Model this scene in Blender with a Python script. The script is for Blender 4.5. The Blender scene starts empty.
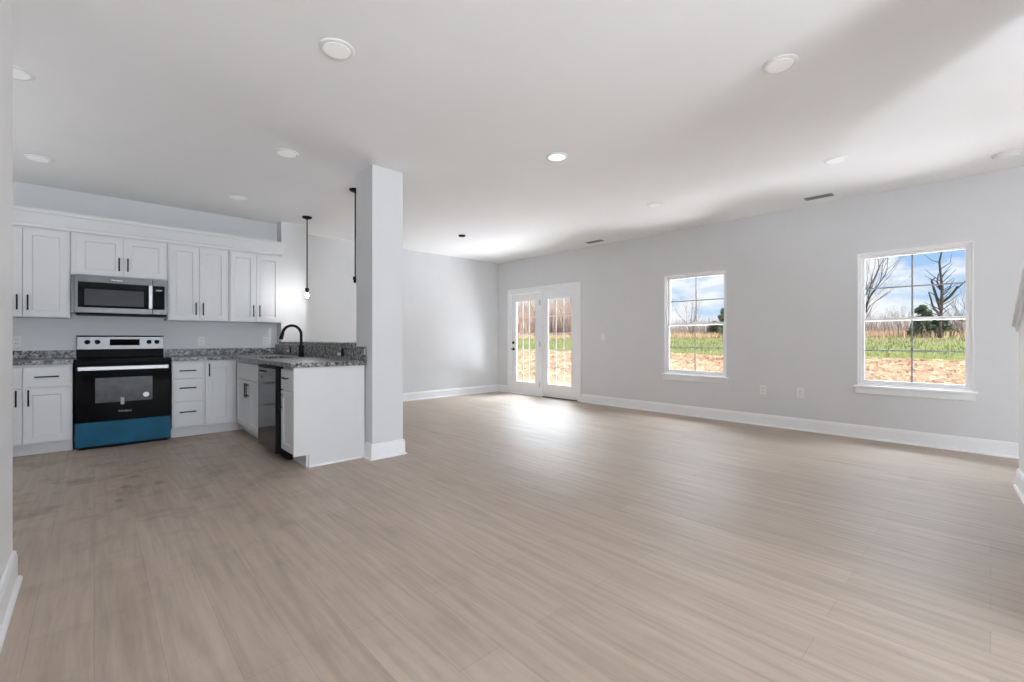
import bpy, bmesh, math, random
from mathutils import Vector, Matrix

random.seed(7)
S = bpy.context.scene
COL = S.collection
PI = math.pi

# ------------------------------------------------------------------ camera, sky, sun, added fill lights, exposure
CAM_H = 1.12
YAW = math.radians(43.05)
cam = bpy.data.cameras.new('camera')
cam.sensor_width = 36.0
cam.lens = 447.0 / 1024.0 * 36.0
cam.shift_y = -(341.0 - 339.0) / 1024.0
cam.clip_end = 500
camo = bpy.data.objects.new('camera', cam)
camo.location = (0, 0, CAM_H)
camo.rotation_euler = (PI / 2, 0, -YAW)
COL.objects.link(camo)
S.camera = camo

S.view_settings.view_transform = 'Standard'
S.view_settings.look = 'None'
S.view_settings.exposure = 0.34
S.view_settings.gamma = 1.0
S.view_settings.use_curve_mapping = False
S.cycles.use_denoising = True
S.cycles.max_bounces = 10
S.cycles.diffuse_bounces = 7
S.cycles.glossy_bounces = 4
S.cycles.transparent_max_bounces = 12
S.cycles.sample_clamp_indirect = 6.0

world = bpy.data.worlds.new('sky')
S.world = world
world.use_nodes = True
wn = world.node_tree.nodes
wl = world.node_tree.links
wn.clear()
w_out = wn.new('ShaderNodeOutputWorld')
w_bg = wn.new('ShaderNodeBackground')
w_tc = wn.new('ShaderNodeTexCoord')
w_sep = wn.new('ShaderNodeSeparateXYZ')
w_ramp = wn.new('ShaderNodeValToRGB')
w_map = wn.new('ShaderNodeMapping')
w_noise = wn.new('ShaderNodeTexNoise')
w_cr = wn.new('ShaderNodeValToRGB')
w_mix = wn.new('ShaderNodeMixRGB')
wl.new(w_tc.outputs['Generated'], w_sep.inputs[0])
wl.new(w_sep.outputs['Z'], w_ramp.inputs[0])
e = w_ramp.color_ramp.elements
e[0].position = 0.0
e[0].color = (0.68, 0.80, 0.93, 1)
e[1].position = 0.24
e[1].color = (0.20, 0.43, 0.88, 1)
m = e.new(0.08)
m.color = (0.48, 0.68, 0.94, 1)
wl.new(w_tc.outputs['Generated'], w_map.inputs[0])
w_map.inputs['Scale'].default_value = (1.0, 1.0, 3.0)
w_map.inputs['Location'].default_value = (0.1, 0.62, 0.35)
wl.new(w_map.outputs[0], w_noise.inputs['Vector'])
w_noise.inputs['Scale'].default_value = 5.5
w_noise.inputs['Detail'].default_value = 7
w_noise.inputs['Roughness'].default_value = 0.55
wl.new(w_noise.outputs['Fac'], w_cr.inputs[0])
w_cr.color_ramp.elements[0].position = 0.43
w_cr.color_ramp.elements[1].position = 0.54
wl.new(w_cr.outputs[0], w_mix.inputs[0])
wl.new(w_ramp.outputs[0], w_mix.inputs[1])
w_mix.inputs[2].default_value = (0.93, 0.95, 0.99, 1)
wl.new(w_mix.outputs[0], w_bg.inputs['Color'])
w_bg.inputs['Strength'].default_value = 0.85
wl.new(w_bg.outputs[0], w_out.inputs['Surface'])

sun = bpy.data.lights.new('sun', 'SUN')
sun.energy = 4.2
sun.angle = math.radians(1.0)
sun.color = (1.0, 0.95, 0.86)
suno = bpy.data.objects.new('sun', sun)
suno.rotation_euler = Vector((0.22, 1.0, -0.95)).to_track_quat('-Z', 'Y').to_euler()
suno.location = (-10, 0, 20)
COL.objects.link(suno)


def fill_light(name, loc, w, h, energy, color, rot):
    """unseen area light added to brighten the room"""
    a = bpy.data.lights.new(name, 'AREA')
    a.shape = 'RECTANGLE'
    a.size = w
    a.size_y = h
    a.energy = energy
    a.color = color
    o = bpy.data.objects.new(name, a)
    o.location = loc
    o.rotation_euler = rot
    COL.objects.link(o)


Y_FRONT = -4.2
FILL_TINT = (0.86, 0.945, 1.05)
UPWARD = PI / 2 + math.radians(60)      # added front fill lights aim up to brighten the ceiling
fill_light('front_window_fill', (0.95, Y_FRONT - 0.3, 0.9), 1.6, 0.8, 290, FILL_TINT, (UPWARD, 0, math.radians(14)))
fill_light('front_door_fill', (3.2, Y_FRONT - 0.3, 0.7), 0.8, 0.9, 20, FILL_TINT, (UPWARD, 0, 0))
fill_light('stair_side_fill', (4.95, Y_FRONT - 0.3, 0.9), 1.8, 0.8, 26, FILL_TINT, (UPWARD, 0, 0))
fill_light('kitchen_side_fill', (-2.35, 4.8, 0.62), 0.7, 1.6, 60, (0.98, 0.985, 1.0), (0, -(PI - math.radians(35)), 0))  # unseen fill light added to brighten the kitchen ceiling
# added fill lights hidden outside windows and doors, below the sills and above heads
fill_light('window_low_fill', (7.05, 1.7, -0.08), 0.9, 5.4, 300, (0.82, 0.93, 1.05), (0, PI - math.radians(12), 0))
fill_light('window_high_fill', (7.7, 1.7, 3.1), 1.2, 5.4, 400, (0.86, 0.945, 1.04), (0, math.radians(50), 0))
fill_light('door_low_fill', (7.05, 5.93, -0.08), 0.9, 2.6, 215, (0.82, 0.93, 1.05), (0, PI - math.radians(12), 0))
fill_light('door_high_fill', (7.7, 7.3, 3.1), 1.2, 3.0, 900, (0.86, 0.945, 1.04), (0, math.radians(50), 0))


# ------------------------------------------------------------------ materials
MATS = {}


def pmat(name, color, rough=0.5, metal=0.0, spec=0.5, emit=None, estr=0.0, noise=0.0, nscale=30, bump=0.0, coat=0.0):
    mt = bpy.data.materials.new(name)
    mt.use_nodes = True
    nt = mt.node_tree
    b = nt.nodes['Principled BSDF']
    b.inputs['Base Color'].default_value = (*color, 1)
    b.inputs['Roughness'].default_value = rough
    b.inputs['Metallic'].default_value = metal
    b.inputs['Specular IOR Level'].default_value = spec
    b.inputs['Coat Weight'].default_value = coat
    if emit:
        b.inputs['Emission Color'].default_value = (*emit, 1)
        b.inputs['Emission Strength'].default_value = estr
    if noise or bump:
        tc = nt.nodes.new('ShaderNodeTexCoord')
        n = nt.nodes.new('ShaderNodeTexNoise')
        n.inputs['Scale'].default_value = nscale
        n.inputs['Detail'].default_value = 4
        nt.links.new(tc.outputs['Object'], n.inputs['Vector'])
        if noise:
            r = nt.nodes.new('ShaderNodeValToRGB')
            r.color_ramp.elements[0].position = 0.3
            r.color_ramp.elements[1].position = 0.7
            r.color_ramp.elements[0].color = tuple(max(0, c * (1 - noise)) for c in color) + (1,)
            r.color_ramp.elements[1].color = tuple(min(1, c * (1 + noise)) for c in color) + (1,)
            nt.links.new(n.outputs['Fac'], r.inputs[0])
            nt.links.new(r.outputs[0], b.inputs['Base Color'])
        if bump:
            bp = nt.nodes.new('ShaderNodeBump')
            bp.inputs['Strength'].default_value = bump
            bp.inputs['Distance'].default_value = 0.002
            nt.links.new(n.outputs['Fac'], bp.inputs['Height'])
            nt.links.new(bp.outputs[0], b.inputs['Normal'])
    MATS[name] = mt
    return mt


WALL = pmat('pale_grey_wall_paint', (0.725, 0.73, 0.735), 0.75, spec=0.3, noise=0.012, nscale=3, bump=0.05)
CEIL = pmat('white_ceiling_paint', (0.90, 0.90, 0.90), 0.85, spec=0.2, noise=0.01, nscale=2)
TRIM = pmat('white_trim_paint', (0.91, 0.915, 0.92), 0.4, spec=0.4, noise=0.01, nscale=6)
CAB = pmat('white_cabinet_paint', (0.715, 0.715, 0.715), 0.38, spec=0.4, noise=0.008, nscale=5)
VINYL = pmat('white_window_vinyl', (0.94, 0.94, 0.94), 0.35, noise=0.01, nscale=8)
BLACK = pmat('matte_black_metal', (0.008, 0.008, 0.009), 0.45, spec=0.15, noise=0.1, nscale=40)
BLKPL = pmat('black_plastic', (0.006, 0.006, 0.006), 0.5, spec=0.1, noise=0.1, nscale=30)
BGLASS = pmat('black_glass', (0.002, 0.002, 0.0025), 0.06, spec=0.06, noise=0.1, nscale=10)
OVENWIN = pmat('oven_window_glass', (0.075, 0.075, 0.077), 0.2, spec=0.15, noise=0.25, nscale=14)
MWWIN = pmat('microwave_window_mesh', (0.055, 0.055, 0.056), 0.3, spec=0.12, noise=0.1, nscale=60)
STEEL = pmat('stainless_steel', (0.095, 0.095, 0.095), 0.34, metal=0.85, noise=0.05, nscale=12)
BRIGHT = pmat('polished_steel', (0.40, 0.40, 0.40), 0.42, metal=0.9, noise=0.03, nscale=12)
PANELST = pmat('silver_control_panel', (0.30, 0.30, 0.30), 0.4, metal=0.5, noise=0.03, nscale=12)
DWST = pmat('dark_glossy_stainless', (0.032, 0.032, 0.034), 0.10, metal=0.85, noise=0.06, nscale=4)
BLUE = pmat('blue_protective_film', (0.002, 0.088, 0.165), 0.45, spec=0.2, noise=0.25, nscale=4, bump=0.3)
DBLUE = pmat('dark_blue_tape', (0.005, 0.03, 0.14), 0.4, noise=0.1)
WHITEPL = pmat('white_plastic', (0.82, 0.82, 0.81), 0.4, noise=0.01)
LABELW = pmat('white_paper_sticker', (0.9, 0.9, 0.9), 0.6, noise=0.02)
LABELG = pmat('grey_paper_label', (0.40, 0.40, 0.40), 0.6, noise=0.1)
LOGO = pmat('silver_lettering', (0.45, 0.45, 0.45), 0.4, noise=0.02)
LENS = pmat('light_diffuser', (0.9, 0.9, 0.9), 0.5, emit=(1.0, 0.99, 0.97), estr=0.10, noise=0.01)
LENSON = pmat('lit_light_diffuser', (0.9, 0.9, 0.9), 0.5, emit=(1.0, 0.99, 0.97), estr=0.75, noise=0.01)
BULB = pmat('lit_bulb_glass', (0.92, 0.92, 0.92), 0.2, emit=(0.97, 0.98, 1.0), estr=430, noise=0.01)  # bulb itself is unlit; strong glow added to brighten the dining end
FLATBLK = pmat('dark_unlit_display', (0.006, 0.006, 0.006), 0.5, spec=0.0, noise=0.1)
DISPLAY = pmat('grey_display_segments', (0.35, 0.35, 0.36), 0.4, noise=0.02)
GREYV = pmat('grey_vent_metal', (0.26, 0.26, 0.26), 0.5, noise=0.05)
DARKV = pmat('dark_duct', (0.03, 0.03, 0.03), 0.8, noise=0.1)
HINGE = pmat('satin_nickel', (0.45, 0.45, 0.46), 0.35, metal=0.9, noise=0.05)
THRESH = pmat('dark_bronze_threshold', (0.05, 0.04, 0.03), 0.5, noise=0.2)
SINKM = pmat('sink_steel', (0.35, 0.35, 0.36), 0.3, metal=0.9, noise=0.05)
GASK = pmat('grey_muntin_bar', (0.30, 0.30, 0.30), 0.5, noise=0.02)
BARKD = pmat('dark_bark', (0.085, 0.070, 0.065), 0.9, noise=0.4, nscale=3)
BARKG = pmat('grey_brown_bark', (0.26, 0.21, 0.18), 0.9, noise=0.4, nscale=3)
BARKR = pmat('reddish_bare_twigs', (0.52, 0.30, 0.25), 0.9, noise=0.4, nscale=3)
EVERG = pmat('evergreen_needles', (0.15, 0.19, 0.12), 0.9, noise=0.5, nscale=4)
DRYG = pmat('dry_tall_grass', (0.70, 0.52, 0.34), 0.9, noise=0.35, nscale=0.8)
GREENG = pmat('green_field_grass', (0.33, 0.36, 0.16), 0.9, noise=0.5, nscale=0.5)
TWIG = pmat('grey_brown_twigs', (0.40, 0.33, 0.29), 0.9, noise=0.4, nscale=0.3)
WOODT = pmat('woodland_twigs', (0.62, 0.50, 0.43), 0.9, noise=0.45, nscale=0.2)


def glass_mat():
    mt = bpy.data.materials.new('clear_window_glass')
    mt.use_nodes = True
    nt = mt.node_tree
    nt.nodes.clear()
    out = nt.nodes.new('ShaderNodeOutputMaterial')
    tr = nt.nodes.new('ShaderNodeBsdfTransparent')
    tr.inputs[0].default_value = (0.97, 0.98, 0.98, 1)
    gl = nt.nodes.new('ShaderNodeBsdfGlossy')
    gl.inputs['Roughness'].default_value = 0.02
    fr = nt.nodes.new('ShaderNodeFresnel')
    fr.inputs['IOR'].default_value = 1.12
    mx = nt.nodes.new('ShaderNodeMixShader')
    nt.links.new(fr.outputs[0], mx.inputs[0])
    nt.links.new(tr.outputs[0], mx.inputs[1])
    nt.links.new(gl.outputs[0], mx.inputs[2])
    nt.links.new(mx.outputs[0], out.inputs['Surface'])
    return mt


GLASS = glass_mat()


def granite_mat():
    mt = bpy.data.materials.new('speckled_grey_granite')
    mt.use_nodes = True
    nt = mt.node_tree
    b = nt.nodes['Principled BSDF']
    tc = nt.nodes.new('ShaderNodeTexCoord')
    v = nt.nodes.new('ShaderNodeTexVoronoi')
    v.inputs['Scale'].default_value = 55
    n = nt.nodes.new('ShaderNodeTexNoise')
    n.inputs['Scale'].default_value = 38
    n.inputs['Detail'].default_value = 6
    n.inputs['Roughness'].default_value = 0.7
    nt.links.new(tc.outputs['Object'], v.inputs['Vector'])
    nt.links.new(tc.outputs['Object'], n.inputs['Vector'])
    sx = nt.nodes.new('ShaderNodeSeparateColor')
    nt.links.new(v.outputs['Color'], sx.inputs[0])
    mm = nt.nodes.new('ShaderNodeMath')
    mm.operation = 'MULTIPLY_ADD'
    nt.links.new(sx.outputs[0], mm.inputs[0])
    mm.inputs[1].default_value = 0.45
    m2 = nt.nodes.new('ShaderNodeMath')
    m2.operation = 'MULTIPLY'
    m2.inputs[1].default_value = 0.62
    nt.links.new(n.outputs['Fac'], m2.inputs[0])
    nt.links.new(m2.outputs[0], mm.inputs[2])
    r = nt.nodes.new('ShaderNodeValToRGB')
    r.color_ramp.interpolation = 'LINEAR'
    el = r.color_ramp.elements
    el[0].position = 0.30
    el[0].color = (0.028, 0.028, 0.029, 1)
    el[1].position = 0.80
    el[1].color = (0.50, 0.495, 0.49, 1)
    for p, c in ((0.42, 0.095), (0.52, 0.19), (0.62, 0.27)):
        x = el.new(p)
        x.color = (c, c * 0.985, c * 0.97, 1)
    nt.links.new(mm.outputs[0], r.inputs[0])
    nt.links.new(r.outputs[0], b.inputs['Base Color'])
    b.inputs['Roughness'].default_value = 0.3
    b.inputs['Specular IOR Level'].default_value = 0.3
    return mt


GRANITE = granite_mat()


def floor_mat():
    mt = bpy.data.materials.new('taupe_oak_plank_floor')
    mt.use_nodes = True
    nt = mt.node_tree
    L = nt.links
    b = nt.nodes['Principled BSDF']
    tc = nt.nodes.new('ShaderNodeTexCoord')
    mp = nt.nodes.new('ShaderNodeMapping')
    mp.inputs['Rotation'].default_value = (0, 0, PI / 2)
    L.new(tc.outputs['Object'], mp.inputs[0])
    br = nt.nodes.new('ShaderNodeTexBrick')
    br.offset = 0.37
    br.inputs['Scale'].default_value = 1.0
    br.inputs['Brick Width'].default_value = 1.22
    br.inputs['Row Height'].default_value = 0.18
    br.inputs['Mortar Size'].default_value = 0.0012
    br.inputs['Mortar Smooth'].default_value = 0.3
    br.inputs['Bias'].default_value = 0.0
    br.inputs['Color1'].default_value = (0.435, 0.353, 0.283, 1)
    br.inputs['Color2'].default_value = (0.485, 0.398, 0.323, 1)
    br.inputs['Mortar'].default_value = (0.35, 0.29, 0.24, 1)
    L.new(mp.outputs[0], br.inputs['Vector'])
    # long wood grain
    mg = nt.nodes.new('ShaderNodeMapping')
    mg.inputs['Scale'].default_value = (26, 1.6, 1)
    L.new(tc.outputs['Object'], mg.inputs[0])
    ng = nt.nodes.new('ShaderNodeTexNoise')
    ng.inputs['Scale'].default_value = 1.0
    ng.inputs['Detail'].default_value = 6
    ng.inputs['Roughness'].default_value = 0.62
    ng.inputs['Distortion'].default_value = 0.4
    L.new(mg.outputs[0], ng.inputs['Vector'])
    rg = nt.nodes.new('ShaderNodeValToRGB')
    rg.color_ramp.elements[0].position = 0.28
    rg.color_ramp.elements[0].color = (0.79, 0.78, 0.77, 1)
    rg.color_ramp.elements[1].position = 0.72
    rg.color_ramp.elements[1].color = (1.13, 1.13, 1.13, 1)
    L.new(ng.outputs['Fac'], rg.inputs[0])
    mx = nt.nodes.new('ShaderNodeMixRGB')
    mx.blend_type = 'MULTIPLY'
    mx.inputs[0].default_value = 1
    L.new(br.outputs['Color'], mx.inputs[1])
    L.new(rg.outputs[0], mx.inputs[2])
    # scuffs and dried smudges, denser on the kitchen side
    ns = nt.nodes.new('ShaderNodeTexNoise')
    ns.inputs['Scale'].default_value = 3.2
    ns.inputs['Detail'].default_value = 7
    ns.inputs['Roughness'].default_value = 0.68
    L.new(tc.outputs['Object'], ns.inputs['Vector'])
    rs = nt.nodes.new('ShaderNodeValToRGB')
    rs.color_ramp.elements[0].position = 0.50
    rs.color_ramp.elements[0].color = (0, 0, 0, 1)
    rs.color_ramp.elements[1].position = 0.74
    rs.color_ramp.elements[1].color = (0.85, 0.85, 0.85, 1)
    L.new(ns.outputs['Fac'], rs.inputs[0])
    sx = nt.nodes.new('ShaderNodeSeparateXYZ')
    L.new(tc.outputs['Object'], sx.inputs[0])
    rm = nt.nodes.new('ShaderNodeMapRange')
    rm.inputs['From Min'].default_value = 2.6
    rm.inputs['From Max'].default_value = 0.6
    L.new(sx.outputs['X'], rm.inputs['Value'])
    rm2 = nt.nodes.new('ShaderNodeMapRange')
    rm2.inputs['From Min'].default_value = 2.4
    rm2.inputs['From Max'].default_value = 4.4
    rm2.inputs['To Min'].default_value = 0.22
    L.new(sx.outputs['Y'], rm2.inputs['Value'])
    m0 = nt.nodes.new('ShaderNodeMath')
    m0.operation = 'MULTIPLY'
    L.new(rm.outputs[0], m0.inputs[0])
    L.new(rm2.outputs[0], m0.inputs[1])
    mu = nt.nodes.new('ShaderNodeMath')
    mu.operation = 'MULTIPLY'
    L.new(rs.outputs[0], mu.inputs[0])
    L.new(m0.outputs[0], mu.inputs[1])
    # a few dark scuff marks on the kitchen floor
    last = mu
    for sx_, sy_, rx, ry in ((0.17, 4.47, 0.055, 0.075), (0.24, 4.76, 0.05, 0.06), (0.37, 4.43, 0.035, 0.07), (0.13, 4.13, 0.03, 0.05)):
        mp2 = nt.nodes.new('ShaderNodeMapping')
        mp2.inputs['Location'].default_value = (-sx_ / rx, -sy_ / ry, 0)
        mp2.inputs['Scale'].default_value = (1 / rx, 1 / ry, 0)
        L.new(tc.outputs['Object'], mp2.inputs[0])
        ln = nt.nodes.new('ShaderNodeVectorMath')
        ln.operation = 'LENGTH'
        L.new(mp2.outputs[0], ln.inputs[0])
        wob = nt.nodes.new('ShaderNodeMath')
        wob.operation = 'MULTIPLY_ADD'
        L.new(ng.outputs['Fac'], wob.inputs[0])
        wob.inputs[1].default_value = 1.2
        L.new(ln.outputs['Value'], wob.inputs[2])
        mr2 = nt.nodes.new('ShaderNodeMapRange')
        mr2.inputs['From Min'].default_value = 1.7
        mr2.inputs['From Max'].default_value = 0.9
        mr2.inputs['To Max'].default_value = 0.7
        L.new(wob.outputs[0], mr2.inputs['Value'])
        mxm = nt.nodes.new('ShaderNodeMath')
        mxm.operation = 'MAXIMUM'
        L.new(last.outputs[0], mxm.inputs[0])
        L.new(mr2.outputs[0], mxm.inputs[1])
        last = mxm
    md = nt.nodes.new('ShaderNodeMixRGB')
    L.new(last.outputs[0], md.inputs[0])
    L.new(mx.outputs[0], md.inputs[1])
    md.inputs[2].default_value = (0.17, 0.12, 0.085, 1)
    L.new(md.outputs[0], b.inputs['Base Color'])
    b.inputs['Roughness'].default_value = 0.46
    b.inputs['Specular IOR Level'].default_value = 0.5
    bp = nt.nodes.new('ShaderNodeBump')
    bp.inputs['Strength'].default_value = 0.12
    bp.inputs['Distance'].default_value = 0.002
    L.new(ng.outputs['Fac'], bp.inputs['Height'])
    L.new(bp.outputs[0], b.inputs['Normal'])
    return mt


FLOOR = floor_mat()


def ground_mat():
    """straw covered bare soil by the house, then a green field, then dry grass, in bands parallel to the house"""
    mt = bpy.data.materials.new('straw_and_field')
    mt.use_nodes = True
    nt = mt.node_tree
    L = nt.links
    b = nt.nodes['Principled BSDF']
    tc = nt.nodes.new('ShaderNodeTexCoord')
    sx = nt.nodes.new('ShaderNodeSeparateXYZ')
    L.new(tc.outputs['Object'], sx.inputs[0])
    n1 = nt.nodes.new('ShaderNodeTexNoise')
    n1.inputs['Scale'].default_value = 0.35
    n1.inputs['Detail'].default_value = 6
    L.new(tc.outputs['Object'], n1.inputs['Vector'])
    ad = nt.nodes.new('ShaderNodeMath')
    ad.operation = 'MULTIPLY_ADD'
    L.new(n1.outputs['Fac'], ad.inputs[0])
    ad.inputs[1].default_value = 5.0
    L.new(sx.outputs['X'], ad.inputs[2])
    mr = nt.nodes.new('ShaderNodeMapRange')
    mr.inputs['From Min'].default_value = 0
    mr.inputs['From Max'].default_value = 100
    L.new(ad.outputs[0], mr.inputs['Value'])
    rp = nt.nodes.new('ShaderNodeValToRGB')
    el = rp.color_ramp.elements
    el[0].position = 0.243
    el[0].color = (0.72, 0.47, 0.32, 1)
    el[1].position = 0.256
    el[1].color = (0.33, 0.37, 0.13, 1)
    for p, c in ((0.38, (0.38, 0.42, 0.18)), (0.46, (0.46, 0.40, 0.22)), (0.50, (0.66, 0.48, 0.30)), (0.60, (0.58, 0.43, 0.29))):
        x = el.new(p)
        x.color = (*c, 1)
    L.new(mr.outputs[0], rp.inputs[0])
    n2 = nt.nodes.new('ShaderNodeTexNoise')
    n2.inputs['Scale'].default_value = 5.0
    n2.inputs['Detail'].default_value = 8
    n2.inputs['Roughness'].default_value = 0.75
    L.new(tc.outputs['Object'], n2.inputs['Vector'])
    r2 = nt.nodes.new('ShaderNodeValToRGB')
    r2.color_ramp.elements[0].position = 0.3
    r2.color_ramp.elements[0].color = (0.62, 0.56, 0.52, 1)
    r2.color_ramp.elements[1].position = 0.65
    r2.color_ramp.elements[1].color = (1.15, 1.15, 1.15, 1)
    L.new(n2.outputs['Fac'], r2.inputs[0])
    mx = nt.nodes.new('ShaderNodeMixRGB')
    mx.blend_type = 'MULTIPLY'
    mx.inputs[0].default_value = 1
    L.new(rp.outputs[0], mx.inputs[1])
    L.new(r2.outputs[0], mx.inputs[2])
    L.new(mx.outputs[0], b.inputs['Base Color'])
    b.inputs['Roughness'].default_value = 0.95
    b.inputs['Specular IOR Level'].default_value = 0.1
    return mt


GROUND = ground_mat()


# ------------------------------------------------------------------ mesh helpers
class MB:
    """collects shapes and links them as ONE mesh object"""

    def __init__(self):
        self.v = []
        self.f = []
        self.smooth = []

    def add(self, vs, fs, smooth=False):
        k = len(self.v)
        self.v += [tuple(p) for p in vs]
        self.f += [tuple(i + k for i in q) for q in fs]
        self.smooth += [smooth] * len(fs)
        return self

    def box(self, x0, x1, y0, y1, z0, z1):
        x0, x1 = min(x0, x1), max(x0, x1)
        y0, y1 = min(y0, y1), max(y0, y1)
        z0, z1 = min(z0, z1), max(z0, z1)
        vs = [(x, y, z) for x in (x0, x1) for y in (y0, y1) for z in (z0, z1)]
        return self.add(vs, [(0, 1, 3, 2), (4, 6, 7, 5), (0, 4, 5, 1), (2, 3, 7, 6), (0, 2, 6, 4), (1, 5, 7, 3)])

    def prism(self, poly, a, b, fn):
        """poly: 2D outline; fn(p, q, t) -> xyz for t in (a, b)"""
        n = len(poly)
        vs = [fn(p[0], p[1], a) for p in poly] + [fn(p[0], p[1], b) for p in poly]
        fs = [tuple(range(n))[::-1], tuple(range(n, 2 * n))]
        fs += [(i, (i + 1) % n, n + (i + 1) % n, n + i) for i in range(n)]
        return self.add(vs, fs)

    def lathe(self, prof, c, axis='z', n=24):
        """prof: (radius, height) list, closed at both ends"""
        vs, fs = [], []
        for r, h in prof:
            for k in range(n):
                a = 2 * PI * k / n
                u, w = r * math.cos(a), r * math.sin(a)
                p = {'z': (u, w, h), 'y': (u, h, w), 'x': (h, u, w)}[axis]
                vs.append((c[0] + p[0], c[1] + p[1], c[2] + p[2]))
        m_ = len(prof)
        for i in range(m_ - 1):
            for k in range(n):
                fs.append((i * n + k, i * n + (k + 1) % n, (i + 1) * n + (k + 1) % n, (i + 1) * n + k))
        fs.append(tuple(range(n))[::-1])
        fs.append(tuple(range((m_ - 1) * n, m_ * n)))
        return self.add(vs, fs, True)

    def tube(self, pts, rads, n=10):
        pts = [Vector(p) for p in pts]
        if not isinstance(rads, (list, tuple)):
            rads = [rads] * len(pts)
        vs, fs = [], []
        up = Vector((0.13, 0.21, 0.97)).normalized()
        for i, p in enumerate(pts):
            d = (pts[min(i + 1, len(pts) - 1)] - pts[max(i - 1, 0)]).normalized()
            s = d.cross(up)
            if s.length < 0.1:
                s = d.cross(Vector((1, 0, 0)))
            s.normalize()
            t = d.cross(s).normalized()
            for k in range(n):
                a = 2 * PI * k / n
                vs.append(p + rads[i] * (math.cos(a) * s + math.sin(a) * t))
        for i in range(len(pts) - 1):
            for k in range(n):
                fs.append((i * n + k, i * n + (k + 1) % n, (i + 1) * n + (k + 1) % n, (i + 1) * n + k))
        fs.append(tuple(range(n))[::-1])
        fs.append(tuple(range((len(pts) - 1) * n, len(pts) * n)))
        return self.add(vs, fs, True)

    def grid_solid(self, us, vs_, filled, w0, w1, fn):
        """one connected slab made of the filled cells of a grid"""
        idx = {}
        V, F = [], []

        def vid(i, j, w):
            k = (i, j, w)
            if k not in idx:
                idx[k] = len(V)
                V.append(fn(us[i], vs_[j], w1 if w else w0))
            return idx[k]
        nu, nv = len(us) - 1, len(vs_) - 1

        def on(i, j):
            return 0 <= i < nu and 0 <= j < nv and filled((us[i] + us[i + 1]) / 2, (vs_[j] + vs_[j + 1]) / 2)
        for i in range(nu):
            for j in range(nv):
                if not on(i, j):
                    continue
                F.append((vid(i, j, 0), vid(i, j + 1, 0), vid(i + 1, j + 1, 0), vid(i + 1, j, 0)))
                F.append((vid(i, j, 1), vid(i + 1, j, 1), vid(i + 1, j + 1, 1), vid(i, j + 1, 1)))
                for di, dj, a, b_ in ((-1, 0, (0, 0), (0, 1)), (1, 0, (1, 0), (1, 1)), (0, -1, (0, 0), (1, 0)), (0, 1, (0, 1), (1, 1))):
                    if not on(i + di, j + dj):
                        p, q = (i + a[0], j + a[1]), (i + b_[0], j + b_[1])
                        F.append((vid(*p, 0), vid(*q, 0), vid(*q, 1), vid(*p, 1)))
        return self.add(V, F)

    def build(self, name, mat, parent=None, bevel=0.0, seg=2, loc=None):
        me = bpy.data.meshes.new(name)
        me.from_pydata(self.v, [], self.f)
        bm = bmesh.new()
        bm.from_mesh(me)
        bmesh.ops.recalc_face_normals(bm, faces=bm.faces)
        bm.to_mesh(me)
        bm.free()
        for p, s in zip(me.polygons, self.smooth):
            p.use_smooth = s
        me.materials.append(mat)
        if any(self.smooth):
            try:
                me.set_sharp_from_angle(angle=math.radians(40))
            except Exception:
                pass
        o = bpy.data.objects.new(name, me)
        COL.objects.link(o)
        if parent is not None:
            o.parent = parent
        if loc is not None:
            o.location = loc
        if bevel:
            b = o.modifiers.new('edge', 'BEVEL')
            b.width = bevel
            b.segments = seg
            b.limit_method = 'ANGLE'
            b.angle_limit = math.radians(50)
        return o


def tag(o, label, cat, group=None, kind=None):
    o['label'] = label
    o['category'] = cat
    if group:
        o['group'] = group
    if kind:
        o['kind'] = kind
    return o


def struct(o, label=None, cat=None):
    o['kind'] = 'structure'
    if label:
        o['label'] = label
        o['category'] = cat
    return o


def thing(name, label, cat, loc=(0, 0, 0), rz=0.0, group=None, kind=None):
    o = bpy.data.objects.new(name, None)
    o.empty_display_size = 0.1
    COL.objects.link(o)
    o.location = loc
    o.rotation_euler = (0, 0, rz)
    if label:
        tag(o, label, cat, group, kind)
    elif kind:
        o['kind'] = kind
    return o


def copy_tree(o, parent=None):
    c = o.copy()
    COL.objects.link(c)
    c.parent = parent
    for ch in list(o.children):
        copy_tree(ch, c)
    return c


def lettering(text, size, name, mat, parent, loc, rot):
    cu = bpy.data.curves.new(name, 'FONT')
    cu.body = text
    cu.size = size
    cu.align_x = 'CENTER'
    cu.align_y = 'CENTER'
    cu.extrude = 0.0006
    t = bpy.data.objects.new(name + '_source', cu)
    COL.objects.link(t)
    bpy.context.view_layer.update()
    me = bpy.data.meshes.new_from_object(t.evaluated_get(bpy.context.evaluated_depsgraph_get()))
    bpy.data.objects.remove(t)
    bpy.data.curves.remove(cu)
    me.materials.clear()
    me.materials.append(mat)
    o = bpy.data.objects.new(name, me)
    COL.objects.link(o)
    o.parent = parent
    o.location = loc
    o.rotation_euler = rot
    return o


# ------------------------------------------------------------------ the room shell
H = 2.74            # ceiling
XW = 6.335          # face of the window wall
YB = 7.215           # face of the back wall
YK = 6.85           # face of the kitchen wall
XL, YL = -0.275, 3.07   # face and end of the near left wall
XKL = -1.95         # kitchen left end
WT = 0.16


def XY(u, v, w):
    return (u, v, w)


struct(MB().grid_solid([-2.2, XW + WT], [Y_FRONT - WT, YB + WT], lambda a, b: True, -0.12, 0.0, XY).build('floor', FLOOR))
struct(MB().grid_solid([-2.2, XW + WT], [Y_FRONT - WT, YB + WT], lambda a, b: True, H, H + 0.15, XY).build('ceiling', CEIL))

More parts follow.
